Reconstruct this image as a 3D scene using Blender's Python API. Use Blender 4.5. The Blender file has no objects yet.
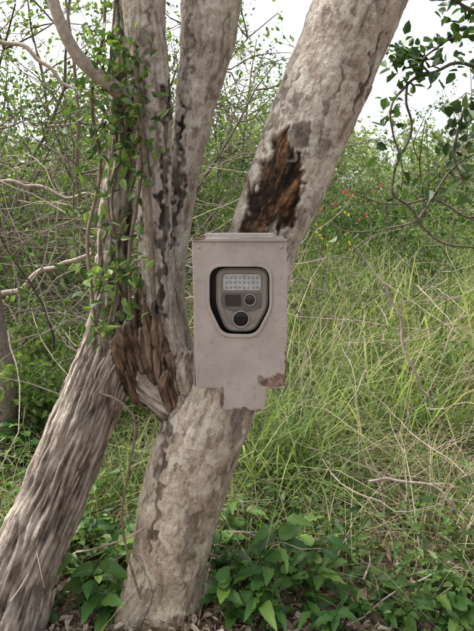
import bpy, math, random, bmesh
import numpy as np
from mathutils import Vector, Matrix, noise as mnoise
random.seed(7); rng=np.random.default_rng(11)
D=bpy.data; SC=bpy.context.scene; COL=SC.collection
CAMH=1.185; F=545.0
def E(u,v,y=1.7):
    s=y/F
    return np.array([(u-237.0)*s, y, CAMH-(v-220.0)*s])
def gh(x,y):
    x=np.asarray(x,float); y=np.asarray(y,float)
    return 0.018*np.sin(3.1*x+1.7*y)+0.014*np.sin(5.3*x-4.1*y+1)+0.03*np.sin(.7*x+.5*y+2)*np.clip((y-1.5)/3,0,1)-0.01
# ---------------------------------------------------------------- helpers
def empty(name,loc=(0,0,0)):
    o=D.objects.new(name,None); o.location=loc; o.empty_display_size=.1; COL.objects.link(o); return o
def mesh_obj(name,V,Fq,mat,tint=None,parent=None,smooth=False):
    V=np.asarray(V,np.float32); Fq=np.asarray(Fq,np.int32)
    me=D.meshes.new(name); me.vertices.add(len(V)); me.vertices.foreach_set('co',V.ravel())
    k=Fq.shape[1]
    me.loops.add(Fq.size); me.loops.foreach_set('vertex_index',Fq.ravel())
    me.polygons.add(len(Fq)); me.polygons.foreach_set('loop_start',np.arange(0,Fq.size,k,dtype=np.int32))
    me.polygons.foreach_set('use_smooth',np.full(len(Fq),smooth))
    me.update(calc_edges=True)
    if tint is not None:
        tint=np.asarray(tint,np.float32)
        v2=.5*np.sin(V[:,0]*2.1+V[:,2]*1.7+1)*np.sin(V[:,1]*1.6-V[:,0]*.9)+.5*np.sin(V[:,0]*5.3+V[:,1]*4.1)*np.sin(V[:,2]*6.+V[:,1]*3.)
        tint=np.clip(tint+.18*v2,0,1)
        a=me.attributes.new('tint','FLOAT','POINT'); a.data.foreach_set('value',tint.astype(np.float32))
    me.materials.append(mat)
    o=D.objects.new(name,me); COL.objects.link(o)
    if parent: o.parent=parent
    return o
class Acc:
    def __init__(s): s.V=[];s.F=[];s.T=[];s.n=0
    def add(s,V,Fq,T):
        s.V.append(V); s.F.append(Fq+s.n); s.T.append(np.broadcast_to(T,(len(V),)).copy() if np.ndim(T)==0 else T); s.n+=len(V)
    def obj(s,name,mat,parent=None,smooth=False):
        return mesh_obj(name,np.concatenate(s.V),np.concatenate(s.F),mat,np.concatenate(s.T),parent,smooth)
def nrm(a): return a/np.maximum(np.linalg.norm(a,axis=-1,keepdims=True),1e-9)
def catmull(P,n):
    P=np.asarray(P,float); m=len(P)
    Q=np.vstack([2*P[0]-P[1],P,2*P[-1]-P[-2]])
    t=np.linspace(0,m-1-1e-6,n); i=t.astype(int); f=(t-i)[:,None]
    a,b,c,d=Q[i],Q[i+1],Q[i+2],Q[i+3]
    return .5*((2*b)+(-a+c)*f+(2*a-5*b+4*c-d)*f**2+(-a+3*b-3*c+d)*f**3)
def tube(P,R,k=5,flat=1.0,frame=None):
    P=np.asarray(P,float); R=np.asarray(R,float); n=len(P)
    if frame is None:
        T=nrm(np.gradient(P,axis=0)); ref=np.array([0.,1,0]) if abs(T[:,1]).mean()<.8 else np.array([1.,0,0])
        A=nrm(np.cross(T,ref)); B=np.cross(T,A)
    else:
        A=np.repeat(np.array([frame[0]],float),n,0); B=np.repeat(np.array([frame[1]],float),n,0)
    th=np.linspace(0,2*np.pi,k,endpoint=False)
    V=P[:,None]+R[:,None,None]*(np.cos(th)[None,:,None]*A[:,None]+flat*np.sin(th)[None,:,None]*B[:,None])
    V=V.reshape(-1,3)
    i=np.arange(n-1)[:,None]*k; j=np.arange(k)[None]; j2=(j+1)%k
    return V,np.stack([i+j,i+j2,i+k+j2,i+k+j],-1).reshape(-1,4)
def leaves(pos,d,n,L,W,tint,droop=.15,fold=.18):
    N=len(pos); d=nrm(d); side=nrm(np.cross(n,d)); up=np.cross(d,side)
    tp=np.array([[0,0],[.28,.46],[.66,.36],[1,0],[.66,-.36],[.28,-.46]])
    L=L[:,None,None]; W=W[:,None,None]
    t=tp[:,0][None,:,None]; w=tp[:,1][None,:,None]
    V=pos[:,None]+d[:,None]*t*L+side[:,None]*w*W+up[:,None]*(fold*np.abs(w)*W*2-droop*t*t*L)
    b=np.arange(N)[:,None]*6
    Fq=np.concatenate([b+np.array([[0,3,2,1]]),b+np.array([[0,5,4,3]])],1).reshape(-1,4)
    return V.reshape(-1,3),Fq,np.repeat(tint,6)
def blades(x,y,z,h,w,az,bend,tint,seg=4,lean=None):
    N=len(x); t=np.linspace(0,1,seg+1)
    base=np.stack([x,y,z],-1); dr=np.stack([np.cos(az),np.sin(az),0*az],-1)
    sd=np.stack([-np.sin(az),np.cos(az),0*az],-1)
    b=bend[:,None]
    horiz=h[:,None]*b*t**2; vert=h[:,None]*(t-.42*np.clip(b,0,1.6)*t**3)
    C=base[:,None]+dr[:,None]*horiz[...,None]+np.array([0,0,1.])*vert[...,None]
    if lean is not None: C=C+lean[:,None]*(t[None,:,None]*h[:,None,None])
    wid=(w[:,None]*(1-t**1.6*.93)*.5*np.minimum(1,.55+t*2))[...,None]
    V=np.stack([C-sd[:,None]*wid,C+sd[:,None]*wid],2).reshape(-1,3)
    s=np.arange(N)[:,None]*(2*(seg+1))+np.arange(seg)[None]*2
    Fq=np.stack([s,s+1,s+3,s+2],-1).reshape(-1,4)
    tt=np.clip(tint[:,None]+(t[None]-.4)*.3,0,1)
    return V,Fq,np.repeat(tt.ravel(),2)
# ---------------------------------------------------------------- materials
def newmat(name):
    m=D.materials.new(name); m.use_nodes=True; nt=m.node_tree; nt.nodes.clear()
    out=nt.nodes.new('ShaderNodeOutputMaterial'); return m,nt,out
def N(nt,t,**kw):
    n=nt.nodes.new(t)
    for k,v in kw.items():
        if k.startswith('_'): setattr(n,k[1:],v)
        else: n.inputs[k.replace('__',' ')].default_value=v
    return n
def ramp(nt,stops,fac=None):
    r=nt.nodes.new('ShaderNodeValToRGB'); cr=r.color_ramp
    while len(cr.elements)<len(stops): cr.elements.new(.5)
    for e,(p,c) in zip(cr.elements,stops):
        e.position=p; e.color=(*c,1) if len(c)==3 else c
    if fac is not None: nt.links.new(fac,r.inputs[0])
    return r
def mix(nt,a,b,f,mode='MIX'):
    m=nt.nodes.new('ShaderNodeMix'); m.data_type='RGBA'; m.blend_type=mode
    for s,v in ((6,a),(7,b),(0,f)):
        if isinstance(v,bpy.types.NodeSocket): nt.links.new(v,m.inputs[s])
        else: m.inputs[s].default_value=v if s==0 else (*v,1)
    return m.outputs[2]
def math_(nt,op,a,b=None,c=None,clamp=False):
    m=nt.nodes.new('ShaderNodeMath'); m.operation=op; m.use_clamp=clamp
    for i,v in enumerate((a,b,c)):
        if v is None: continue
        if isinstance(v,bpy.types.NodeSocket): nt.links.new(v,m.inputs[i])
        else: m.inputs[i].default_value=v
    return m.outputs[0]
def leafmat(name,stops,trans=.4,rough=.5,spec=.35):
    m,nt,out=newmat(name)
    at=N(nt,'ShaderNodeAttribute',_attribute_name='tint')
    r=ramp(nt,stops,at.outputs['Fac'])
    p=N(nt,'ShaderNodeBsdfPrincipled',Roughness=rough); p.inputs['Specular IOR Level'].default_value=spec
    nt.links.new(r.outputs[0],p.inputs['Base Color'])
    tr=nt.nodes.new('ShaderNodeBsdfTranslucent')
    r2=ramp(nt,[(q,(min(1,c[0]*1.5),min(1,c[1]*1.6),c[2]*.8)) for q,c in stops],at.outputs['Fac'])
    nt.links.new(r2.outputs[0],tr.inputs[0])
    ms=nt.nodes.new('ShaderNodeMixShader'); ms.inputs[0].default_value=trans
    nt.links.new(p.outputs[0],ms.inputs[1]); nt.links.new(tr.outputs[0],ms.inputs[2]); nt.links.new(ms.outputs[0],out.inputs[0])
    return m
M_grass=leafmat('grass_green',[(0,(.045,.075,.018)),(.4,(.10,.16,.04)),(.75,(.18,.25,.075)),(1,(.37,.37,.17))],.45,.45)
M_straw=leafmat('dry_straw',[(0,(.20,.15,.09)),(.5,(.36,.29,.18)),(1,(.52,.45,.31))],.2,.6,.2)
M_leaf=leafmat('shrub_leaf',[(0,(.025,.052,.014)),(.5,(.07,.122,.03)),(1,(.16,.235,.065))],.42)
M_leafdark=leafmat('dark_leaf',[(0,(.016,.036,.012)),(.5,(.035,.075,.02)),(1,(.09,.15,.04))],.3,.4,.35)
M_leafhaze=leafmat('hazed_leaf',[(0,(.09,.125,.055)),(.5,(.16,.21,.095)),(1,(.27,.33,.17))],.45,.7,.1)  # paler greens: distance haze put into the leaf colour
M_broad=leafmat('broad_leaf',[(0,(.025,.07,.016)),(.5,(.055,.135,.028)),(1,(.14,.23,.05))],.35,.42,.3)
M_litter=leafmat('leaf_litter',[(0,(.06,.04,.025)),(.4,(.17,.12,.08)),(.8,(.32,.25,.175)),(1,(.44,.37,.29))],.1,.7,.2)
M_petal=leafmat('red_petal',[(0,(.40,.03,.07)),(1,(.6,.09,.15))],.3)
M_petaly=leafmat('yellow_petal',[(0,(.6,.40,.05)),(1,(.7,.55,.12))],.3)
def twigmat(name,a,b):
    m,nt,out=newmat(name)
    at=N(nt,'ShaderNodeAttribute',_attribute_name='tint'); geo=N(nt,'ShaderNodeNewGeometry')
    no=N(nt,'ShaderNodeTexNoise',Scale=55.0,Detail=3.0); nt.links.new(geo.outputs['Position'],no.inputs['Vector'])
    f=math_(nt,'ADD',math_(nt,'MULTIPLY_ADD',no.outputs[0],1.3,-.4),math_(nt,'MULTIPLY_ADD',at.outputs['Fac'],.7,-.1),clamp=True)
    r=ramp(nt,[(0,a),(1,b)],f)
    p=N(nt,'ShaderNodeBsdfPrincipled',Roughness=.85); p.inputs['Specular IOR Level'].default_value=.2
    nt.links.new(r.outputs[0],p.inputs['Base Color'])
    nt.links.new(p.outputs[0],out.inputs[0]); return m
M_twig=twigmat('twig_bark',(.06,.045,.034),(.27,.22,.175))
M_twigpale=twigmat('dead_twig',(.12,.09,.07),(.44,.37,.30))
M_vine=twigmat('vine_stem',(.05,.038,.028),(.22,.17,.125))
M_limb=twigmat('limb_bark',(.12,.095,.07),(.42,.36,.30))
def groundmat():
    m,nt,out=newmat('ground_soil')
    geo=N(nt,'ShaderNodeNewGeometry')
    def no(sc,d=5.0):
        n=N(nt,'ShaderNodeTexNoise',Scale=sc,Detail=d); nt.links.new(geo.outputs['Position'],n.inputs['Vector']); return n.outputs[0]
    a=ramp(nt,[(.3,(.05,.033,.022)),(.5,(.13,.088,.062)),(.7,(.27,.195,.14))],no(18.))
    g=ramp(nt,[(.3,(.04,.06,.018)),(.7,(.12,.16,.05))],no(9.,3.))
    sep=nt.nodes.new('ShaderNodeSeparateXYZ'); nt.links.new(geo.outputs['Position'],sep.inputs[0])
    far=math_(nt,'MULTIPLY_ADD',sep.outputs[1],.11,-.5,clamp=True)
    f=math_(nt,'ADD',math_(nt,'MULTIPLY_ADD',no(1.6,2.),3.,-1.75,clamp=True),far,clamp=True)
    f=math_(nt,'MULTIPLY',f,.85)
    c=mix(nt,a.outputs[0],g.outputs[0],f)
    p=N(nt,'ShaderNodeBsdfPrincipled',Roughness=.95); p.inputs['Specular IOR Level'].default_value=.1
    nt.links.new(c,p.inputs['Base Color'])
    bp=N(nt,'ShaderNodeBump',Strength=.9,Distance=.02); nt.links.new(no(40.,4.),bp.inputs['Height']); nt.links.new(bp.outputs[0],p.inputs['Normal'])
    nt.links.new(p.outputs[0],out.inputs[0]); return m
# ---------------------------------------------------------------- ground
xs=np.concatenate([np.linspace(-250,-8,30),np.linspace(-7.8,7.8,200),np.linspace(8,250,30)])
ys=np.concatenate([np.linspace(-60,-1,10),np.linspace(-.8,14,190),np.linspace(14.5,400,40)])
X,Y=np.meshgrid(xs,ys); Z=gh(X,Y)+.006*np.sin(31*X+9*Y)*np.sin(27*Y-11*X)
V=np.stack([X,Y,Z],-1).reshape(-1,3); nx=len(xs); ny=len(ys)
i=np.arange(ny-1)[:,None]*nx; j=np.arange(nx-1)[None]
mesh_obj('ground',V,np.stack([i+j,i+j+1,i+nx+j+1,i+nx+j],-1).reshape(-1,4),groundmat(),smooth=True)
# ---------------------------------------------------------------- the tree
TREE=empty('multi_stemmed_tree',(-.2,1.7,0))
def tparent(o):
    o.parent=TREE; o.matrix_parent_inverse=Matrix.Translation((.2,-1.7,0)); return o
stems={ # (u,v,r,depth)
 'A':([(160,655,50,1.70),(164,610,42,1.70),(168,575,36,1.70),(176,520,40,1.70),(190,470,43,1.70),(205,425,43,1.70),(222,380,42,1.71),(240,315,39,1.72),(262,240,37,1.72),(288,180,39,1.71),(315,112,42,1.70),(340,50,43,1.68),(362,-2,44,1.66),(395,-75,44,1.63),(430,-150,42,1.60)],0.0),
 'C1':([(196,430,24,1.70),(186,400,27,1.69),(172,365,25,1.69),(162,325,21,1.69),(157,270,18,1.70),(155,210,17,1.70),(153,150,18,1.70),(149,80,20,1.70),(144,10,21,1.70),(141,-60,21,1.70),(136,-150,20,1.70)],.4),
 'C2':([(178,350,15,1.74),(172,300,14,1.76),(176,240,13,1.78),(184,180,15,1.79),(193,120,19,1.80),(203,65,25,1.80),(213,5,30,1.80),(226,-60,31,1.80),(245,-150,30,1.80)],.25),
 'C3':([(118,-150,12,1.78),(124,-40,13,1.78),(127,40,13,1.78),(122,120,14,1.77),(117,200,15,1.76),(112,270,17,1.74),(108,325,21,1.72),(104,365,27,1.70),(84,420,31,1.67),(62,475,31,1.65),(38,530,33,1.63),(20,580,37,1.62),(6,625,42,1.61),(0,680,48,1.60)],1.0),
 'K':([(108,330,20,1.71),(125,352,25,1.71),(148,372,26,1.71),(186,402,26,1.69)],1.0),
 'R':([(172,560,28,1.72),(205,600,18,1.76),(240,640,12,1.80)],.3),
 'R2':([(158,560,26,1.68),(140,600,20,1.64),(118,640,14,1.60)],.3),
 'N':([(186,350,6,1.63),(183,372,14,1.64),(190,398,15,1.66)],.6),
}
rs_=random.Random(3)
for q,(a,b,hh,l) in enumerate([(140,352,66,-4),(147,358,76,-8),(153,365,62,-7),(160,372,74,-6),(166,380,50,-3),(150,378,60,-12),(134,362,40,-10),(173,386,40,-8),(158,392,44,-16),(143,370,52,-16),(168,392,30,2),(128,368,34,-12),(118,352,30,-4)]):
    y0=1.66-rs_.uniform(.0,.045)
    stems['S%d'%q]=([(a+14,b+34,9,1.69),(a+4,b+8,8,y0+.01),(a,b-hh*.2,8.,y0),(a+l*.5,b-hh*.6,5.,y0-.008),(a+l,b-hh*.92,2.6,y0)],1.0)
tv=[];tf=[];n0=0; SK=[]
for kx,(k,(pts,rough)) in enumerate(stems.items()):
    P=np.array([[*E(u,v,y),r*y/F] for u,v,r,y in pts])
    n=max(16,len(P)*7); Q=catmull(P,n)
    V,Fq=tube(Q[:,:3],Q[:,3],24)
    tv.append(V); tf+=[tuple(f) for f in (Fq+n0).tolist()]
    tf.append(tuple(range(n0+23,n0-1,-1))); e=n0+len(V)-24; tf.append(tuple(range(e,e+24))); n0+=len(V)
    T=nrm(np.gradient(Q[:,:3],axis=0)); s=np.concatenate([[0],np.cumsum(np.linalg.norm(np.diff(Q[:,:3],axis=0),axis=1))])
    A=nrm(np.cross(T,[0,1.,0])); B=np.cross(T,A)
    for q in range(n): SK.append((*Q[q],*A[q],*B[q],s[q],rough,kx*3.7))
SK=np.array(SK)   # pos(0:3) r(3) A(4:7) B(7:10) s(10) rough(11) id(12)
me=D.meshes.new('t'); me.from_pydata(np.concatenate(tv).tolist(),[],tf); me.update()
o=D.objects.new('tmp',me); COL.objects.link(o)
bm=bmesh.new(); bm.from_mesh(me); bmesh.ops.recalc_face_normals(bm,faces=bm.faces); bm.to_mesh(me); bm.free()
md=o.modifiers.new('r','REMESH'); md.mode='VOXEL'; md.voxel_size=.0041
md=o.modifiers.new('s','SMOOTH'); md.iterations=9; md.factor=.6
dg=bpy.context.evaluated_depsgraph_get(); tm=D.meshes.new_from_object(o.evaluated_get(dg)); D.objects.remove(o)
nv=len(tm.vertices); print('TREE verts',nv)
co=np.empty(nv*3,np.float32); tm.vertices.foreach_get('co',co); co=co.reshape(-1,3).astype(float)
no_=np.empty(nv*3,np.float32); tm.vertices.foreach_get('normal',no_); no_=no_.reshape(-1,3)
idx=np.empty(nv,int)
for a in range(0,nv,20000):
    c=co[a:a+20000]
    d2=(c**2).sum(1)[:,None]+(SK[:,:3]**2).sum(1)[None]-2*c@SK[:,:3].T
    idx[a:a+20000]=(np.sqrt(np.maximum(d2,0))-SK[None,:,3]).argmin(1)
S=SK[idx]; rel=co-S[:,:3]
Tt=np.cross(S[:,4:7],S[:,7:10])
bc=np.stack([(rel*S[:,4:7]).sum(1)+S[:,12],(rel*S[:,7:10]).sum(1),S[:,10]+(rel*Tt).sum(1)],-1)
rough=S[:,11].copy()
u=co[:,0]/co[:,1]*F+237; v=220-(co[:,2]-CAMH)/co[:,1]*F
def spindle(u,v,a,b,w):
    a=np.array(a,float); b=np.array(b,float); d=b-a; L=np.linalg.norm(d); d/=L
    t=((u-a[0])*d[0]+(v-a[1])*d[1])/L; q=np.abs(-(u-a[0])*d[1]+(v-a[1])*d[0])
    prof=np.sqrt(np.clip(1-(2*t-1)**2,0,1))*w
    return np.clip((prof-q)/(w*.5),-1,1)
front=(no_[:,1]<.25)
nz=np.array([mnoise.noise(Vector(p*22)) for p in co]); nz2=np.array([mnoise.noise(Vector(p*60)) for p in co])
uu=u+nz*9+nz2*5; vv=v+nz*8
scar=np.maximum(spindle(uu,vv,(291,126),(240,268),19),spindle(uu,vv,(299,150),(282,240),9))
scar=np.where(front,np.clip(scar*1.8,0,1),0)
def streak(a,b,w): return np.where(front,np.clip(spindle(uu,vv,a,b,w)*1.5,0,1),0)
dark=streak((384,30),(352,118),5)*.9
for a,b,w,g in [((168,60),(160,330),5,1),((186,90),(172,260),5,1),((306,118),(298,150),7,.8),((130,200),(138,340),7,1),((196,500),(182,590),7,.5),((166,410),(150,560),5,.8),((150,0),(140,120),4,.6),((246,400),(228,450),8,.6),((345,60),(318,150),4,.6),((300,60),(250,170),4,.7),((190,10),(186,90),4,.6),((286,120),(300,90),5,.6),((270,240),(292,160),4,.8),((228,10),(206,110),4,.5),((158,110),(150,200),4,.6)]:
    dark=np.maximum(dark,streak(a,b,w)*g)
disp=np.zeros(nv)
for i_ in range(nv):
    p=co[i_]; b=bc[i_]; r=rough[i_]
    d=.008*mnoise.noise(Vector(p*5))+.0050*mnoise.noise(Vector(p*14))+.0018*nz2[i_]
    if r>.05:
        w_=mnoise.noise(Vector(p*9))*.75
        f=mnoise.noise(Vector((b[0]*44+w_,b[1]*44,b[2]*4.))); f2=mnoise.noise(Vector((b[0]*110+9,b[1]*110,b[2]*11))); f3=mnoise.noise(Vector((b[0]*20,b[1]*20+5,b[2]*11)))
        d+=r*(.0100*min(1,abs(f)*4)-.0055+.0045*f2+.007*f3)
    disp[i_]=d
disp-=scar*(.010+.006*nz2)+dark*.004
co2=co+no_*disp[:,None]
tm.vertices.foreach_set('co',co2.astype(np.float32).ravel()); tm.polygons.foreach_set('use_smooth',np.ones(len(tm.polygons),bool))
deadw=np.where(S[:,12]>=8*3.7-.1,1.,0.)
for nm,arr in (('rough',rough),('scar',scar),('dark',dark),('disp',disp),('dead',deadw)):
    a=tm.attributes.new(nm,'FLOAT','POINT'); a.data.foreach_set('value',arr.astype(np.float32))
a=tm.attributes.new('barkco','FLOAT_VECTOR','POINT'); a.data.foreach_set('vector',bc.astype(np.float32).ravel())
tm.update()
def barkmat():
    m,nt,out=newmat('tree_bark'); L=nt.links
    A=lambda n:N(nt,'ShaderNodeAttribute',_attribute_name=n)
    bcn=A('barkco').outputs['Vector']; geo=N(nt,'ShaderNodeNewGeometry').outputs['Position']
    def tex(vec,scale,sc3=(1,1,1),d=5.0,dist=0.0,rg=.6):
        mp=nt.nodes.new('ShaderNodeMapping'); mp.inputs['Scale'].default_value=sc3; L.new(vec,mp.inputs[0])
        n=N(nt,'ShaderNodeTexNoise',Scale=scale,Detail=d,Roughness=rg,Distortion=dist); L.new(mp.outputs[0],n.inputs['Vector']); return n.outputs[0]
    n1=tex(geo,8.,(1,1,.8),5.,.6); n2=tex(bcn,50.,(1,1,.3),4.); n3=tex(bcn,95.,(1,1,.09),4.); n4=tex(geo,130.,(1,1,1),3.); n5=tex(geo,28.,(1,1,.8),5.,1.0)
    sm=ramp(nt,[(.30,(.17,.138,.11)),(.43,(.295,.25,.208)),(.53,(.415,.367,.313)),(.68,(.56,.52,.46))],math_(nt,'ADD',math_(nt,'MULTIPLY',n1,.5),math_(nt,'MULTIPLY',n5,.5)))
    c=sm.outputs[0]
    fl=ramp(nt,[(.36,(.40,.34,.30)),(.48,(1,1,1))],n2); c=mix(nt,c,fl.outputs[0],.7,'MULTIPLY')
    sp=ramp(nt,[(.36,(.5,.44,.40)),(.46,(1,1,1))],n4); c=mix(nt,c,sp.outputs[0],.55,'MULTIPLY')
    pal=ramp(nt,[(.54,(0,0,0)),(.59,(1,1,1))],tex(geo,17.,(1,1,.8),5.,.3,.72))
    c=mix(nt,c,(.57,.555,.49),math_(nt,'MULTIPLY',pal.outputs[0],.5))
    gm=math_(nt,'MULTIPLY_ADD',n1,5.,-2.7,clamp=True); c=mix(nt,c,(.80,.88,.70),math_(nt,'MULTIPLY',gm,.5),'MULTIPLY')
    sep=nt.nodes.new('ShaderNodeSeparateXYZ'); L.new(geo,sep.inputs[0])
    low=math_(nt,'MULTIPLY_ADD',sep.outputs[2],-1.6,1.2,clamp=True)
    c=mix(nt,c,(.99,.86,.66),math_(nt,'MULTIPLY',low,.55),'MULTIPLY')
    rr=ramp(nt,[(.35,(.042,.032,.026)),(.44,(.14,.112,.09)),(.53,(.275,.232,.192)),(.66,(.46,.41,.355))],math_(nt,'ADD',math_(nt,'MULTIPLY',n3,.5),math_(nt,'MULTIPLY',n2,.5)))
    ro=A('rough').outputs['Fac']
    rf=math_(nt,'ADD',math_(nt,'MULTIPLY',n1,.8),math_(nt,'MULTIPLY_ADD',ro,1.2,-.5),clamp=True)
    c=mix(nt,c,rr.outputs[0],rf)
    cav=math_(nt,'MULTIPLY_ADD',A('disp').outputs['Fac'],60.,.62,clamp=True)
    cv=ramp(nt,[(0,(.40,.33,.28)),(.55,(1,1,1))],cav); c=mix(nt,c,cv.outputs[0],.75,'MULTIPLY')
    c=mix(nt,c,(.46,.34,.26),math_(nt,'MULTIPLY',A('dead').outputs['Fac'],.85),'MULTIPLY')
    dk=math_(nt,'MULTIPLY',A('dark').outputs['Fac'],math_(nt,'MULTIPLY_ADD',n2,3.0,-.7,clamp=True))
    c=mix(nt,c,(.03,.022,.018),dk)
    n6=tex(bcn,34.,(1,1,.22),5.,.8)
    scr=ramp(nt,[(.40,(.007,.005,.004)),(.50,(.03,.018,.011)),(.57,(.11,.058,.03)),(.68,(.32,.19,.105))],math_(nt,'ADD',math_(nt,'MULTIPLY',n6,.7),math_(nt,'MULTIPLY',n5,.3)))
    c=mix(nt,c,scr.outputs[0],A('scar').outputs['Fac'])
    p=N(nt,'ShaderNodeBsdfPrincipled',Roughness=.9); p.inputs['Specular IOR Level'].default_value=.12
    L.new(c,p.inputs['Base Color'])
    h=math_(nt,'ADD',math_(nt,'MULTIPLY',n2,.9),math_(nt,'ADD',math_(nt,'MULTIPLY',n4,.35),math_(nt,'MULTIPLY',math_(nt,'MULTIPLY',n3,ro),1.3)))
    bp=N(nt,'ShaderNodeBump',Strength=.85,Distance=.008); L.new(h,bp.inputs['Height']); L.new(bp.outputs[0],p.inputs['Normal'])
    L.new(p.outputs[0],out.inputs[0]); return m
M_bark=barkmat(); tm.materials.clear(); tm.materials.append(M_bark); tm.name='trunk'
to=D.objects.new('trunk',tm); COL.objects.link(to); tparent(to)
def wob(P,a,f=6.): 
    P=np.array(P,float)
    for q in range(len(P)): P[q,:3]+=a*np.array(mnoise.noise_vector(Vector(P[q,:3]*f)))
    return P
def addE(ac,pts,n=40,k=10,tint=.5,w=.004,flat=1.):
    P=np.array([[*E(u,v,y),r*y/F] for u,v,r,y in pts]); Q=wob(catmull(P,n),w); V,Fq=tube(Q[:,:3],np.abs(Q[:,3]),k,flat); ac.add(V,Fq,tint)
    return Q
ac=Acc()
addE(ac,[(30,-90,5,1.6),(45,-30,5.5,1.6),(57,15,6,1.6),(75,50,6.5,1.62),(100,76,7.5,1.65),(128,97,9,1.68),(145,108,10,1.7)],80,14,.6,.006)
tparent(ac.obj('side_branch',M_limb,smooth=True))
ac=Acc()
trk=catmull(np.array([[108,330],[95,385],[62,475],[38,530],[14,600]]),100)
for q in range(34):
    t=random.uniform(0,.9); b=trk[int(t*99)]
    off=random.uniform(-25,25); y0=1.70-t*.09-.028*math.sqrt(max(.05,1-(off/31)**2))*3.4
    L_=random.uniform(25,60); d=np.array([-.42,.9])*L_
    P=np.array([[*E(b[0]+off,b[1],y0+.004),.001],[*E(b[0]+off+d[0]*.3,b[1]+d[1]*.3,y0-.002),.0035],[*E(b[0]+off+d[0]*.7,b[1]+d[1]*.7,y0-.003),.003],[*E(b[0]+off+d[0]+random.uniform(-2,2),b[1]+d[1],y0-.006),.0006]])
    Q=wob(catmull(P,16),.008,22); V,Fq=tube(Q[:,:3],np.abs(Q[:,3]),5,.4); ac.add(V,Fq,random.uniform(.0,.8))
tparent(ac.obj('bark_strips',M_limb))
# ---------------------------------------------------------------- climbing vine
VN=empty('climbing_vine'); ac=Acc(); lp=[]
paths=[[(60,470,1.2,1.60),(88,402,1.3,1.60),(104,395,1.3,1.59),(128,408,1.3,1.58),(136,432,1.3,1.58),(122,520,1.3,1.58),(140,600,1.2,1.57)],
 [(96,330,1.6,1.64),(88,240,1.8,1.66),(100,170,1.8,1.68),(92,100,1.8,1.68),(104,30,1.7,1.70),(108,-50,1.7,1.7)],
 [(128,320,1.8,1.64),(130,240,2.,1.66),(142,170,2.,1.64),(136,100,2.,1.64),(128,40,1.8,1.68),(122,-40,1.8,1.7)],
 [(108,330,1.4,1.62),(118,260,1.4,1.66),(108,200,1.4,1.68),(124,130,1.4,1.66),(112,60,1.4,1.68),(118,-30,1.4,1.7)],
 [(152,300,2.4,1.645),(150,220,2.6,1.635),(146,150,2.8,1.63),(138,100,2.8,1.63),(136,40,2.4,1.65),(150,-40,2.3,1.66)]]
for q,pp in enumerate(paths):
    Q=addE(ac,pp,70,6,random.uniform(.2,.8),.008)
    if q in (1,2,3): lp.append(Q[:,:3])
ac.obj('stems',M_vine,VN,True)
lp=np.concatenate(lp); n=1500; P=lp[rng.integers(0,len(lp),n)]+rng.normal(0,1,(n,3))*[.035,.03,.03]
P[:,1]-=np.abs(rng.normal(0,.03,n))
vz=P[:,2]; keep=rng.random(n)<np.where(vz>1.0,.75,.35)*(.3+.7*(np.sin(vz*9)>-.2)); P=P[keep]; n=len(P)
d=rng.normal(0,1,(n,3)); d[:,2]-=.5; nn=rng.normal(0,.6,(n,3))+[0,-.7,.7]
V,Fq,T=leaves(P,d,nn,rng.uniform(.018,.045,n),rng.uniform(.010,.024,n),rng.random(n))
mesh_obj('leaves',V,Fq,M_leaf,T,VN)
# ---------------------------------------------------------------- shrubs
def grow_plant(base,h,spread,nst,nch,ngr,lpt,lsize,rs,lean=(0,0),sparse=0.,thick=1.):
    r=np.random.default_rng(rs); tb=Acc(); P=[];Dd=[]
    def path(p,d,L,n,curl,up):
        pts=[p]
        for _ in range(n):
            d=d+r.normal(0,curl,3)+[0,0,up]; d=d/np.linalg.norm(d); p=p+d*L/n; pts.append(p)
        return np.array(pts)
    for s in range(nst):
        a=r.uniform(0,6.283); d=np.array([math.cos(a)*spread+lean[0],math.sin(a)*spread+lean[1],1.]); d/=np.linalg.norm(d)
        L=h*r.uniform(.7,1.05); p0=np.array(base)+np.array([math.cos(a),math.sin(a),0])*.06*h*r.random()
        S0=path(p0,d,L,8,.13,.03); V,Fq=tube(S0,np.linspace(.013,.003,9)*h*.55*thick,5); tb.add(V,Fq,r.random())
        for c in range(nch):
            t=r.uniform(.18,1); k=int(t*8); pc=S0[min(k,8)]
            d=r.normal(0,1,3); d[2]=abs(d[2])*.5; d/=np.linalg.norm(d)
            S1=path(pc,d,L*.42*r.uniform(.5,1.1),6,.22,.02); V,Fq=tube(S1,np.linspace(.0048,.0015,7)*h*.55*thick,4); tb.add(V,Fq,r.random())
            for g in range(ngr):
                pg=S1[r.integers(1,7)]; d=r.normal(0,1,3); d/=np.linalg.norm(d)
                S2=path(pg,d,L*.18*r.uniform(.4,1.2),4,.3,0); V,Fq=tube(S2,np.linspace(.0018,.0008,5)*h*.55*thick,3); tb.add(V,Fq,r.random())
                if r.random()<sparse: continue
                m=max(1,r.poisson(lpt)); tt=r.uniform(0,3.99,m); ii=tt.astype(int); f=(tt-ii)[:,None]
                P.append(S2[ii]*(1-f)+S2[ii+1]*f+r.normal(0,lsize*.5,(m,3))); dd=(S2[-1]-S2[0]); Dd.append(nrm(dd)[None]+r.normal(0,.8,(m,3)))
    if not P: return tb,None
    P=np.concatenate(P); Dd=np.concatenate(Dd); n=len(P); L=lsize*r.uniform(.6,1.3,n)
    nn=r.normal(0,.8,(n,3))+[0,0,.8]
    cl=np.clip(.5+.35*np.sin(P[:,0]*3.3/h*2+rs)*np.sin(P[:,2]*4/h*2)+r.normal(0,.22,n)+r.normal(0,.12),0,1)
    return tb,leaves(P,Dd,nn,L,L*r.uniform(.45,.7,n),cl)
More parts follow.
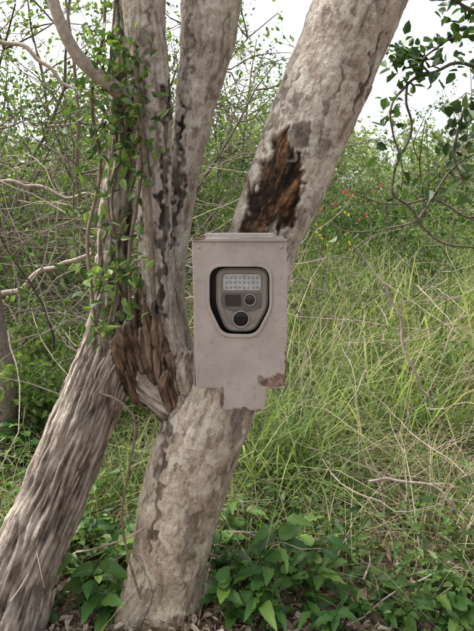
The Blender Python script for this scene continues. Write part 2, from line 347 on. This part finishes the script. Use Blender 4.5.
def plant(name,base,h,mat,mt=M_twig,**kw):
    base=(base[0],base[1],float(gh(base[0],base[1]))-.03)
    e=empty(name,(0,0,0)); tb,lv=grow_plant(base,h,**kw)
    tb.obj('branches',mt,e)
    if lv: mesh_obj('foliage',lv[0],lv[1],mat,lv[2],e)
    return e
sid=0
def S(name,x,y,h,mat=M_leaf,**kw):
    global sid; sid+=1
    a=dict(spread=.5,nst=5,nch=8,ngr=6,lpt=10,lsize=.05,rs=sid*13+1); a.update(kw); return plant(name,(x,y),h,mat,**a)
for x,y,h,kw in [(-1.15,3.2,1.7,dict(lsize=.032,lpt=7,sparse=.4)),(-1.9,3.6,2.1,dict(lsize=.035,lpt=8,sparse=.3)),(-2.6,4.4,2.6,dict(lsize=.04)),(-1.6,4.8,2.2,dict(lsize=.04,sparse=.2)),
   (-.75,4.6,1.5,dict(lsize=.035,sparse=.2)),(-3.6,6.0,3.0,{}),(-2.2,6.4,2.8,{}),(-1.0,6.6,2.4,{}),(-.2,7.0,2.2,{}),(.5,7.8,2.0,{}),(-4.8,8.2,3.4,dict(lsize=.06)),(-3.0,8.6,3.2,dict(lsize=.06)),(-1.3,9.,3.0,dict(lsize=.06)),
   (-.85,2.6,.7,dict(lsize=.035,lpt=9)),(-1.25,2.9,.8,dict(lsize=.035,lpt=9)),(-.55,3.0,.65,dict(lsize=.03,lpt=8))]:
    S('shrub',x,y,h,**kw)
for x,y,h,kw in [(-3.4,7.6,5.2,dict(lpt=9)),(-1.9,8.4,5.2,dict(lpt=8,sparse=.1)),(-4.4,9.5,6.,{}),(-.4,9.5,4.9,dict(lpt=7,sparse=.2)),(.9,11.,4.2,dict(lpt=6,sparse=.3)),(4.9,9.6,5.6,dict(lpt=7,sparse=.25)),(-2.2,5.6,4.6,dict(lpt=8,sparse=.2,lsize=.05)),(-1.3,6.0,4.6,dict(lpt=8,sparse=.2,lsize=.05)),(4.0,11.5,4.2,dict(lpt=8,spread=.45))]:
    a=dict(spread=.28,nst=4,nch=12,ngr=8,lsize=.075); a.update(kw); S('slender_tree',x,y,h,**a)
for x,y,h,kw in [(1.2,9.5,1.9,{}),(2.4,10.5,2.3,{}),(3.8,9.,2.2,{}),(5.2,10.,2.8,{}),(2.9,6.2,1.35,dict(lsize=.035,sparse=.3)),(1.9,4.9,.95,dict(lsize=.03,sparse=.4)),(3.2,12.5,2.8,{}),(1.6,13.,2.8,{}),(1.7,7.2,1.3,{}),(.75,5.6,.9,dict(lsize=.04)),(2.2,5.6,1.15,dict(lsize=.04)),(4.0,7.4,1.9,{}),(1.1,3.3,.6,dict(lsize=.03,lpt=6)),(1.6,3.6,.6,dict(lsize=.03,lpt=6)),(2.9,8.2,1.7,{}),(1.3,4.4,.75,dict(lsize=.03,lpt=7)),(1.0,8.3,1.6,{})]:
    a=dict(lsize=.055,lpt=10); a.update(kw); S('shrub',x,y,h,**a)
fs=S('flowering_shrub',.85,4.2,1.5,lsize=.032,lpt=5,sparse=.35,spread=.35)
def flowers(name,pts,mat,sz):
    ac=Acc()
    for (a,b) in pts:
        c=E(a,b,3.75)+rng.normal(0,.03,3)
        for _ in range(3):
            c2=c+rng.normal(0,.025,3); m=5; ang=np.linspace(0,6.28,m,endpoint=False)+rng.random(); d=np.stack([np.cos(ang),-.5+0*ang,np.sin(ang)],-1)+rng.normal(0,.3,(m,3))
            ac.add(*leaves(np.repeat(c2[None],m,0),d,np.repeat([[0,-1.,.2]],m,0)+rng.normal(0,.2,(m,3)),np.full(m,sz)*rng.uniform(.6,1.1,m),np.full(m,sz*.7),rng.random(m)))
    ac.obj(name,mat,fs)
flowers('red_flowers',[(332,208),(350,200),(322,214),(358,213),(340,188),(372,190),(330,175)],M_petal,.013)
flowers('yellow_flowers',[(318,230),(345,222),(330,242),(360,228),(352,240)],M_petaly,.012)
TL=empty('tree_line'); tb_=Acc(); lf=Acc(); r0=np.random.default_rng(5)
for q in range(46):
    y=r0.uniform(17,34); x=r0.uniform(-.75,.75)*y; h=r0.uniform(4.0,6.8)*(y/26)**.5*(1.2 if x<0 else 1.)
    tb,lv=grow_plant((x,y,0),h,spread=.45,nst=5,nch=9,ngr=6,lpt=9,lsize=.20,rs=500+q,thick=.8)
    tb_.add(np.concatenate(tb.V),np.concatenate(tb.F),np.concatenate(tb.T)); lf.add(*lv)
tb_.obj('trunks',M_twigpale,TL); lf.obj('crowns',M_leafhaze,TL)
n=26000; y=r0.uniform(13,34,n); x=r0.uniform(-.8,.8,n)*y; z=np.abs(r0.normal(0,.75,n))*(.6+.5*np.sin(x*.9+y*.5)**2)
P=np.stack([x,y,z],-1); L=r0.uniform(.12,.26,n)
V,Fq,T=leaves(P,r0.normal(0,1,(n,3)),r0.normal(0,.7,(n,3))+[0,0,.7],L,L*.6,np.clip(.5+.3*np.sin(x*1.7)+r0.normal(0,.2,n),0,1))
mesh_obj('undergrowth',V,Fq,M_leafhaze,T,None)
# ---------------------------------------------------------------- overhanging branch on the right
OB=empty('overhanging_shrub'); ac=Acc(); lp=[]
for pp,lv in [([(560,760,6,2.5),(540,500,5.5,2.45),(520,250,5,2.4),(505,60,4,2.3),(480,-60,3,2.2)],0),
  ([(512,120,3,2.35),(470,70,2.,2.3),(430,72,1.6,2.3),(405,82,1.4,2.3),(390,110,1.2,2.25),(398,150,1.,2.25),(404,185,.8,2.25)],1),
  ([(430,72,1.3,2.3),(408,55,1.1,2.3),(388,62,.8,2.3)],1),([(505,40,2.5,2.3),(460,35,1.6,2.25),(435,45,1.1,2.25),(415,70,.9,2.25)],1),
  ([(510,90,2.5,2.3),(468,110,1.6,2.2),(452,150,1.3,2.2),(462,190,1,2.2)],1),
  ([(404,80,1.3,2.3),(408,130,1.3,2.3),(392,175,1.3,2.3),(408,208,1.2,2.3),(440,240,1.1,2.3),(480,250,1.1,2.3)],0),
  ([(480,150,1.3,2.4),(450,175,1.2,2.4),(420,215,1.,2.4),(380,235,.8,2.4),(330,225,.6,2.4)],2),
  ([(515,200,1.6,2.4),(470,215,1.3,2.4),(430,200,1.,2.4),(395,205,.8,2.4),(350,190,.6,2.4)],2),
  ([(505,20,3,2.3),(470,10,1.8,2.2),(440,-10,1.4,2.2)],1)]:
    Q=addE(ac,pp,50,6,random.uniform(.1,.6),.035)
    if lv: lp.append(Q[6:,:3][::(1 if lv==1 else 4)])
ac.obj('branches',M_twig,OB,True)
lp=np.concatenate(lp); n=380; P=lp[rng.integers(0,len(lp),n)]+rng.normal(0,.035,(n,3))
d=rng.normal(0,1,(n,3)); nn=rng.normal(0,.6,(n,3))+[0,-.5,.7]; L=rng.uniform(.03,.065,n)
V,Fq,T=leaves(P,d,nn,L,L*rng.uniform(.6,.8,n),rng.random(n)); mesh_obj('leaves',V,Fq,M_leafdark,T,OB)
# ---------------------------------------------------------------- dead twigs (brush tangle)
ac=Acc(); r1=np.random.default_rng(21)
def arcs(n,xr,yr,zr,Lr,rad,el,tangle=.2):
    for q in range(n):
        y=r1.uniform(*yr); x=r1.uniform(*xr)*y; z=r1.uniform(*zr); a=r1.uniform(0,6.28); e_=r1.normal(0,el)
        d=np.array([math.cos(a)*math.cos(e_),math.sin(a)*math.cos(e_)*.7,math.sin(e_)]); L=r1.uniform(*Lr); p=np.array([x,y,z+float(gh(x,y))]); pts=[p]
        for _ in range(9): d=d+r1.normal(0,tangle,3); d/=np.linalg.norm(d); p=p+d*L/9; pts.append(p)
        pts=np.array(pts); pts[:,2]=np.maximum(pts[:,2],gh(pts[:,0],pts[:,1])+.004); pts[:,1]=np.maximum(pts[:,1],1.45)
        m=r1.uniform(.4,1)**1.5*rad
        V,Fq=tube(pts,np.linspace(m,m*.35,10),5); ac.add(V,Fq,r1.random())
arcs(260,(-.5,-.1),(2.4,5.5),(.2,1.5),(.5,1.6),.006,.5)
arcs(240,(.05,.48),(2.6,6),(.05,.85),(.4,1.2),.004,.6)
arcs(560,(-.5,.5),(1.75,4.2),(.005,.08),(.15,.8),.005,.12)
arcs(90,(.05,.45),(1.9,3.2),(.02,.35),(.3,.7),.003,.5)
ac.obj('dead_brush',M_twigpale)
ac=Acc()
for pp in [[(-30,300,3,3.),(10,288,3,3.),(50,270,2.6,3.),(95,262,2,3.)],[(-20,180,2,3.2),(40,190,2,3.2),(100,200,1.6,3.2)],[(370,485,1.6,1.95),(410,488,1.6,2.0),(440,495,1.5,2.0),(480,525,1.4,2.0)],
  [(430,400,1.4,2.4),(400,330,1.4,2.4),(385,290,1.2,2.4),(350,250,1.,2.4)],[(0,40,2.4,3.5),(40,60,2.2,3.5),(70,90,1.6,3.5),(110,100,1.2,3.5)]]:
    addE(ac,pp,50,6,random.uniform(.3,.7),.06)
ac.obj('fallen_branch',M_twigpale,smooth=True)
ac=Acc(); addE(ac,[(-12,560,15,2.6),(-4,470,12,2.6),(6,400,10,2.6),(-2,330,9,2.6),(-14,250,8,2.6),(-20,100,7,2.6)],50,14,.4,.02)
ac.obj('small_tree_stem',M_twig,smooth=True)
# ---------------------------------------------------------------- grasses
def gr(n,yr,xr,hr,wr,seed,clump=.12,bend=(.2,1.1),seg=4,pw=1.,tl=(.45,.25)):
    r=np.random.default_rng(seed); nc=max(1,n//16)
    cy=yr[0]+(yr[1]-yr[0])*r.random(nc)**pw; cx=r.uniform(xr[0],xr[1],nc)*cy; ch=r.uniform(.4,1.2,nc); ct=r.normal(0,.2,nc)
    i=r.integers(0,nc,n); sc=clump*(1+cy[i]*.08)
    x=cx[i]+r.normal(0,1,n)*sc; y=np.maximum(cy[i]+r.normal(0,1,n)*sc,yr[0]-.05)
    h=r.uniform(hr[0],hr[1],n)*ch[i]; w=r.uniform(*wr,n)
    t=np.clip(r.normal(tl[0],tl[1],n)+(ch[i]-.85)*.4+ct[i],0,1)
    k=~((np.abs(x+.2)<.17)&(y<1.9)); x,y,h,w,t=x[k],y[k],h[k],w[k],t[k]; n=len(x)
    return blades(x,y,gh(x,y)-.01,h,w,r.uniform(0,6.283,n),r.uniform(*bend,n),t,seg,r.normal(0,.16,(n,3))*[1,1,0])
ac=Acc()
ac.add(*gr(900,(1.85,2.6),(.0,.5),(.12,.42),(.003,.007),1,.04))
ac.add(*gr(900,(2.1,2.9),(.0,.14),(.35,.75),(.005,.012),2,.06,(.3,1.3)))
ac.add(*gr(1400,(2.6,4.),(.08,.52),(.35,.85),(.006,.016),3,.06,(.2,1.2)))
ac.add(*gr(7500,(3.8,7.),(.0,.55),(.45,1.1),(.008,.024),4,.10,(.1,1.1),4,1,(.5,.22)))
ac.add(*gr(14000,(7.,14.),(-.1,.6),(.6,1.1),(.014,.03),5,.2,(.1,1.),3,1,(.55,.2)))
ac.add(*gr(14000,(13.,26.),(-.6,.65),(.6,1.2),(.03,.06),6,.4,(.1,1.),3,1,(.6,.2)))
ac.add(*gr(1800,(1.9,3.4),(-.52,-.12),(.12,.45),(.003,.008),7,.05))
ac.add(*gr(6500,(3.2,7.),(-.58,.0),(.3,.8),(.005,.014),8,.10,(.2,1.2),4,1,(.35,.22)))
ac.add(*gr(8000,(6.5,14.),(-.65,.0),(.5,1.),(.012,.026),9,.2,(.1,1.),3,1,(.45,.2)))
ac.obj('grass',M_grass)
ac=Acc()
ac.add(*gr(2200,(1.8,3.2),(-.5,.5),(.12,.6),(.002,.004),31,.08,(.1,1.7)))
ac.add(*gr(2800,(3.,7.),(-.2,.55),(.5,1.1),(.003,.006),32,.12,(.1,1.)))
ac.obj('dry_grass',M_straw)
n=13000; y=1.45+3.6*rng.random(n)**1.6; x=rng.uniform(-.56,.56,n)*y; P=np.stack([x,y,gh(x,y)+rng.uniform(.003,.022,n)],-1)
d=rng.normal(0,1,(n,3))*[1,1,.25]; nn=rng.normal(0,.35,(n,3))+[0,0,1]; L=rng.uniform(.01,.045,n)
V,Fq,T=leaves(P,d,nn,L,L*rng.uniform(.25,.7,n),rng.random(n),.3,.35); mesh_obj('leaf_litter',V,Fq,M_litter,T)
n=9000; nc=360; cy=1.6+3.2*rng.random(nc)**1.4; cx=rng.uniform(-.54,.54,nc)*cy; i=rng.integers(0,nc,n)
x=cx[i]+rng.normal(0,.06,n); y=np.maximum(cy[i]+rng.normal(0,.06,n),1.5); hh=rng.uniform(.03,.28,nc)[i]; z=gh(x,y)+rng.random(n)*hh
k=~((np.abs(x+.2)<.16)&(y<1.85)); x,y,z=x[k],y[k],z[k]; n=len(x)
L=rng.uniform(.015,.045,n); V,Fq,T=leaves(np.stack([x,y,z],-1),rng.normal(0,1,(n,3))*[1,1,.4],rng.normal(0,.45,(n,3))+[0,-.1,1],L,L*rng.uniform(.4,.75,n),np.clip(rng.normal(.5,.28,n),0,1))
mesh_obj('low_herbs',V,Fq,M_leaf,T)
# ---------------------------------------------------------------- broad-leaved plants
def fineleaf(pos,d,n,L,W,droop,rs):
    d=nrm(np.array(d,float)); side=nrm(np.cross(n,d)); up=np.cross(d,side); nu,nw=9,6
    t=np.linspace(0,1,nu)[:,None]; w=np.linspace(-1,1,nw+1)[None]
    prof=np.sin(np.pi*np.clip(t,0,1)**.72)**.85*(1-.25*t)+.01
    across=w*prof*W*.5; lift=np.abs(w)*prof*W*.16-droop*t**2*L+.004*np.sin(t*26+np.abs(w)*-5)*prof*np.abs(w)
    V=(pos+d*(t*L)[...,None]+side*across[...,None]+up*lift[...,None]).reshape(-1,3); k=nw+1; i=np.arange(nu-1)[:,None]*k; j=np.arange(nw)[None]
    return V,np.stack([i+j,i+j+1,i+k+j+1,i+k+j],-1).reshape(-1,4)
def broad(name,u,v,y,h,nl,L0,rs,mat=M_broad):
    r=np.random.default_rng(rs); e=empty(name); b=E(u,v,y); b[2]=float(gh(b[0],y)); sa=Acc(); la=Acc()
    for s in range(r.integers(3,6)):
        a=r.uniform(0,6.28); tip=b+np.array([math.cos(a)*h*.55,math.sin(a)*h*.4,h*r.uniform(.6,1.1)])
        P=catmull(np.array([b,b+(tip-b)*[.3,.3,.55],tip]),10); V,Fq=tube(P,np.linspace(.003,.0015,10),5); sa.add(V,Fq,.5)
        for q in range(nl):
            t=(q+1)/nl; pp=P[min(9,int(t*9))]; az=a+q*2.4+r.normal(0,.4); d=np.array([math.cos(az),math.sin(az),r.uniform(-.1,.45)])
            V,Fq=fineleaf(pp,d,np.array([0,-.15,1])+r.normal(0,.25,3),L0*r.uniform(.5,1.15),L0*r.uniform(.34,.55),r.uniform(.1,.5),q)
            la.add(V,Fq,float(np.clip(r.normal(.58,.3),0,1)))
    sa.obj('stems',M_leaf,e); la.obj('leaves',mat,e,True)
for q,(u_,v_,y_,h_,nl,L0) in enumerate([(250,600,1.72,.22,6,.10),(285,590,1.76,.24,6,.095),(310,610,1.68,.17,5,.085),(235,625,1.6,.15,5,.09),(275,630,1.58,.13,5,.08),(215,570,1.85,.2,5,.085),(330,640,1.57,.10,4,.07),
   (90,600,1.72,.17,4,.11),(110,620,1.63,.13,4,.10),(70,560,1.9,.18,4,.11),(120,560,1.88,.16,4,.09),(450,640,1.6,.12,5,.08),(385,600,1.72,.10,4,.055),(345,570,1.85,.14,5,.065),(240,560,1.95,.2,4,.08),(410,540,2.1,.14,4,.06),(30,470,2.5,.25,5,.09),(60,440,2.8,.3,5,.09),(20,520,2.2,.2,5,.07),(300,540,2.05,.16,4,.06),(360,620,1.64,.08,4,.05),(430,590,1.8,.12,4,.06),(260,540,2.1,.22,4,.07),(400,630,1.62,.09,4,.06),(465,600,1.75,.14,4,.07)]):
    broad('broadleaf_plant',u_,v_,y_,h_,nl,L0,900+q)
# ---------------------------------------------------------------- camera security box
BX=empty('trail_camera_box',(.008,1.44,.74))
s=1.44/F
def paintmat(name,base,rust=True,rough=.5):
    m,nt,out=newmat(name); L=nt.links
    geo=N(nt,'ShaderNodeNewGeometry').outputs['Position']
    def no(sc,d=5.,ro=.6,dist=0.): 
        n=N(nt,'ShaderNodeTexNoise',Scale=sc,Detail=d,Roughness=ro,Distortion=dist); L.new(geo,n.inputs['Vector']); return n.outputs[0]
    c=mix(nt,base,tuple(b*.72 for b in base),math_(nt,'MULTIPLY_ADD',no(11.),2.4,-.8,clamp=True))
    c=mix(nt,c,(base[0]*.60,base[1]*.56,base[2]*.50),math_(nt,'MULTIPLY_ADD',no(55.,6.,.7),4.5,-2.45,clamp=True))
    p=N(nt,'ShaderNodeBsdfPrincipled',Roughness=rough); h=no(160.,3.)
    if rust:
        sp=nt.nodes.new('ShaderNodeSeparateXYZ'); L.new(geo,sp.inputs[0])
        def bp_(u,v,ru,rv):
            cx,cz,rx,rz=(u-237)*s,CAMH-(v-220)*s,ru*s,rv*s
            a=math_(nt,'DIVIDE',math_(nt,'SUBTRACT',sp.outputs[0],cx),rx); b=math_(nt,'DIVIDE',math_(nt,'SUBTRACT',sp.outputs[2],cz),rz)
            return math_(nt,'SUBTRACT',1.,math_(nt,'SQRT',math_(nt,'ADD',math_(nt,'MULTIPLY',a,a),math_(nt,'MULTIPLY',b,b))))
        f=bp_(276,382,26,9)
        for a in [(289,362,6,30),(243,412,28,5),(190,348,4,30),(197,238,14,3),(290,250,4,24),(222,398,3,12)]:
            f=math_(nt,'MAXIMUM',f,bp_(*a))
        f=math_(nt,'ADD',f,math_(nt,'MULTIPLY_ADD',no(34.,6.,.7),2.4,-1.3))
        f=math_(nt,'MULTIPLY_ADD',f,6.,-.7,clamp=True)
        rc=ramp(nt,[(.35,(.05,.03,.022)),(.5,(.13,.075,.05)),(.65,(.25,.165,.115))],no(60.,4.))
        c=mix(nt,c,rc.outputs[0],math_(nt,'MULTIPLY',f,.9))
        L.new(math_(nt,'MULTIPLY_ADD',f,.4,rough),p.inputs['Roughness'])
        h=math_(nt,'ADD',math_(nt,'MULTIPLY',h,.25),math_(nt,'MULTIPLY',f,-.7))
    L.new(c,p.inputs['Base Color']); b=N(nt,'ShaderNodeBump',Strength=.5,Distance=.0012); L.new(h,b.inputs['Height']); L.new(b.outputs[0],p.inputs['Normal'])
    p.inputs['Specular IOR Level'].default_value=.3
    L.new(p.outputs[0],out.inputs[0]); return m
M_paint=paintmat('box_paint',(.36,.318,.285)); M_case=paintmat('case_plastic',(.235,.21,.175),False,.55)
def plain(name,c,r=.4,sp=.5):
    m,nt,out=newmat(name); p=N(nt,'ShaderNodeBsdfPrincipled',Roughness=r); p.inputs['Specular IOR Level'].default_value=sp
    geo=N(nt,'ShaderNodeNewGeometry').outputs['Position']; n=N(nt,'ShaderNodeTexNoise',Scale=90.,Detail=3.); nt.links.new(geo,n.inputs['Vector'])
    x=mix(nt,c,tuple(v*.6 for v in c),math_(nt,'MULTIPLY_ADD',n.outputs[0],2.,-.6,clamp=True)); nt.links.new(x,p.inputs['Base Color'])
    nt.links.new(p.outputs[0],out.inputs[0]); return m
M_black=plain('black_plastic',(.012,.012,.013),.35); M_glass=plain('smoked_window',(.03,.028,.028),.15,.5); M_led=plain('led_panel',(.40,.41,.40),.3); M_diode=plain('diode',(.25,.25,.24),.3); M_lens=plain('lens_glass',(.008,.008,.01),.2,.3); M_grey=plain('grey_panel',(.11,.10,.09),.45)
def bxz(u,v): return ((u-237)*s, CAMH-(v-220)*s)
def fin(o):
    o.parent=BX; o.matrix_parent_inverse=Matrix.Translation((-.008,-1.44,-.74)); return o
def plate(name,outlines,y0,y1,mat,bev=.0012):
    cu=D.curves.new(name,'CURVE'); cu.dimensions='2D'; cu.fill_mode='BOTH'; cu.extrude=abs(y1-y0)/2-bev; cu.bevel_depth=bev; cu.bevel_resolution=2; cu.offset=-bev
    for ol in outlines:
        sp=cu.splines.new('POLY'); sp.points.add(len(ol)-1); sp.use_cyclic_u=True
        for p,(a,b) in zip(sp.points,ol): p.co=(a,b,0,1)
    o=D.objects.new(name+'_c',cu); COL.objects.link(o); dg=bpy.context.evaluated_depsgraph_get(); dg.update()
    me=D.meshes.new_from_object(o.evaluated_get(dg)); D.objects.remove(o)
    me.transform(Matrix.Translation((0,(y0+y1)/2,0))@Matrix.Rotation(math.radians(90),4,'X'))
    me.materials.clear(); me.materials.append(mat); ob=D.objects.new(name,me); COL.objects.link(ob); return fin(ob)
def rr(pts,rad,n=5):
    out=[]; m=len(pts)
    for i in range(m):
        p=np.array(pts[i],float); a=np.array(pts[i-1],float); b=np.array(pts[(i+1)%m],float)
        r_=rad[i] if isinstance(rad,(list,tuple)) else rad
        A_=p+(a-p)/np.linalg.norm(a-p)*r_; B_=p+(b-p)/np.linalg.norm(b-p)*r_
        for t in np.linspace(0,1,n): out.append(tuple((1-t)**2*A_+2*t*(1-t)*p+t*t*B_))
    return out
def uv(l): return [bxz(*p) for p in l]
outer=rr([(192,237.5),(288,239),(286.5,356),(284,388),(266,388.5),(265,411),(220,409.5),(220,388),(196,387)],[2,2,2,3,1,3,3,1,3],4)
inner=rr([(209,266),(270,266),(270,308),(256,335),(222,334),(209,306)],[13,13,7,9,9,7],6)
plate('front_plate',[uv(outer),uv(inner)],1.438,1.442,M_paint,.0012)
lip=rr([(207,264),(272,264),(272,309),(257.5,337.5),(220.5,336.5),(207,307)],[14,14,8,10,10,8],6)
plate('opening_lip',[uv(lip),uv(rr([(209.6,266.6),(269.4,266.6),(269.4,308),(255.5,334.2),(222.5,333.3),(209.6,306)],[13,13,7,9,9,7],6))],1.4345,1.4377,M_paint,.0008)
def bx(name,x0,x1,y0,y1,z0,z1,mat,bev=.0015):
    bm=bmesh.new(); bmesh.ops.create_cube(bm,size=1)
    for v_ in bm.verts: v_.co=Vector(((x0+x1)/2+v_.co.x*(x1-x0),(y0+y1)/2+v_.co.y*(y1-y0),(z0+z1)/2+v_.co.z*(z1-z0)))
    if bev: bmesh.ops.bevel(bm,geom=bm.edges[:],offset=bev,segments=2,affect='EDGES')
    me=D.meshes.new(name); bm.to_mesh(me); bm.free(); me.materials.append(mat); o=D.objects.new(name,me); COL.objects.link(o); return fin(o)
xl,zt=bxz(193.5,239.5); xr,zb=bxz(285.5,386.5)
bx('side_wall_a',xl,xl+.004,1.4425,1.565,zb,zt,M_paint); bx('side_wall_b',xr-.004,xr,1.4425,1.565,zb,zt,M_paint)
bx('top_wall',xl+.0042,xr-.0042,1.4425,1.565,zt-.004,zt,M_paint); bx('bottom_wall',xl+.0042,xr-.0042,1.4425,1.565,zb,zb+.004,M_paint)
bx('back_plate',xl-.006,xr+.014,1.5655,1.570,zb-.004,zt+.006,M_paint)
x0,_=bxz(204,0); x1,_=bxz(276,0); bx('top_hasp',x0,x1,1.470,1.545,zt+.0003,zt+.015,M_paint,.003)
bx('hood_lip',xl-.003,xr+.004,1.4335,1.4378,zt-.005,zt+.003,M_paint,.001)
x0,_=bxz(224,0); x1,_=bxz(263,0); bx('lock_tab',x0,x1,1.4425,1.470,zb-.050,zb-.001,M_paint,.002)
bx('inner_shade_block',xl+.006,xr-.006,1.505,1.56,zb+.006,zt-.006,M_black,0)  # black block added behind the case, stands in for shade inside the box
body=rr([(215.5,268),(269,268),(269,308),(255,333),(226,333),(215.5,306)],[12,11,8,9,9,8],6)
plate('camera_case',[uv(body)],1.453,1.500,M_case,.004)
plate('case_rim',[uv(rr([(217.5,270.5),(267,270.5),(267,307),(253.5,331),(227.5,331),(217.5,305)],[9,9,6,7,7,6],6)),uv(rr([(221,273.5),(263,273.5),(263,306),(251,327),(230,327),(221,304)],[7,7,5,6,6,5],6))],1.4500,1.4528,M_case,.0008)
plate('flash_panel',[uv(rr([(223,274.5),(261,274.5),(261,291),(223,291)],3))],1.4504,1.4526,M_led,.0006)
FR=((1,0,0),(0,0,1))
ac=Acc()
for i_ in range(8):
    for j_ in range(3):
        cx,cz=bxz(226.5+i_*4.45,278.+j_*4.9); P=np.array([[cx,1.4504,cz],[cx,1.4496,cz],[cx,1.4492,cz]]); V,Fq=tube(P,np.array([.0038,.003,.0003]),10,1.,FR); ac.add(V,Fq,.5)
fin(ac.obj('leds',M_diode))
plate('display_panel',[uv(rr([(222,293),(261,293),(261,308),(251,311.5),(232,311.5),(222,307)],2))],1.4497,1.4526,M_grey,.0006)
plate('display_window',[uv(rr([(225,295),(241,295),(241,306.5),(225,306.5)],1.5))],1.4482,1.4494,M_glass,.0004)
def disc(name,u_,v_,prof,mat,k=32,dy=.004):
    cx,cz=bxz(u_,v_); P=np.array([[cx,y_+dy,cz] for y_,_ in prof]); V,Fq=tube(P,np.array([r_ for _,r_ in prof]),k,1.,FR); o=mesh_obj(name,V,Fq,mat,None,None,True); return fin(o)
disc('sensor_ring',250,300.5,[(1.4454,.0165),(1.4425,.0165),(1.4418,.0150),(1.4425,.0135),(1.4454,.0130)],M_case)
disc('sensor_dome',250,300.5,[(1.4454,.0128),(1.4440,.0118),(1.4425,.0085),(1.4420,.0040),(1.4419,.0001)],M_black)
disc('lens_ring',241,320,[(1.4486,.0235),(1.4435,.0235),(1.4425,.0215),(1.4440,.0195),(1.4486,.0190)],M_case)
disc('lens',241,320,[(1.4480,.0188),(1.4466,.0165),(1.4455,.011),(1.4450,.005),(1.4449,.0001)],M_lens)
for q,(a,b) in enumerate([(199,247),(281,247)]):
    disc('rivet_%d'%q,a,b,[(1.4380,.0045),(1.4362,.0040),(1.4354,.0022),(1.4352,.0001)],M_paint,16,0)
# ---------------------------------------------------------------- light, world, camera
w=D.worlds.new('World'); SC.world=w; w.use_nodes=True; nt=w.node_tree; bg=nt.nodes['Background']
sk=nt.nodes.new('ShaderNodeTexSky'); sk.sky_type='NISHITA'; sk.sun_disc=False; EL,AZ=math.radians(56),math.radians(-74)
sk.sun_elevation=EL; sk.sun_rotation=AZ; sk.dust_density=6; sk.air_density=1.2; sk.ozone_density=.6
hs=nt.nodes.new('ShaderNodeHueSaturation'); hs.inputs['Saturation'].default_value=.3; hs.inputs['Value'].default_value=2.8
nt.links.new(sk.outputs[0],hs.inputs['Color']); nt.links.new(hs.outputs[0],bg.inputs[0]); bg.inputs[1].default_value=.15
ld=D.lights.new('sun','SUN'); ld.energy=2.9; ld.angle=math.radians(9); ld.color=(1,.965,.90); lo=D.objects.new('sun',ld); COL.objects.link(lo)
dirv=Vector((math.sin(AZ)*math.cos(EL),math.cos(AZ)*math.cos(EL),math.sin(EL)))
lo.rotation_euler=dirv.to_track_quat('Z','Y').to_euler(); lo.location=(0,0,8)
cd=D.cameras.new('camera'); cam=D.objects.new('camera',cd); COL.objects.link(cam); cam.location=(0,0,CAMH); cam.rotation_euler=(math.radians(90),0,0)
cd.sensor_fit='VERTICAL'; cd.sensor_height=24; cd.lens=F/631*24; cd.shift_y=-95.5/631; cd.clip_start=.05; cd.clip_end=1000
SC.camera=cam
SC.view_settings.view_transform='Standard'; SC.view_settings.look='None'; SC.view_settings.exposure=0
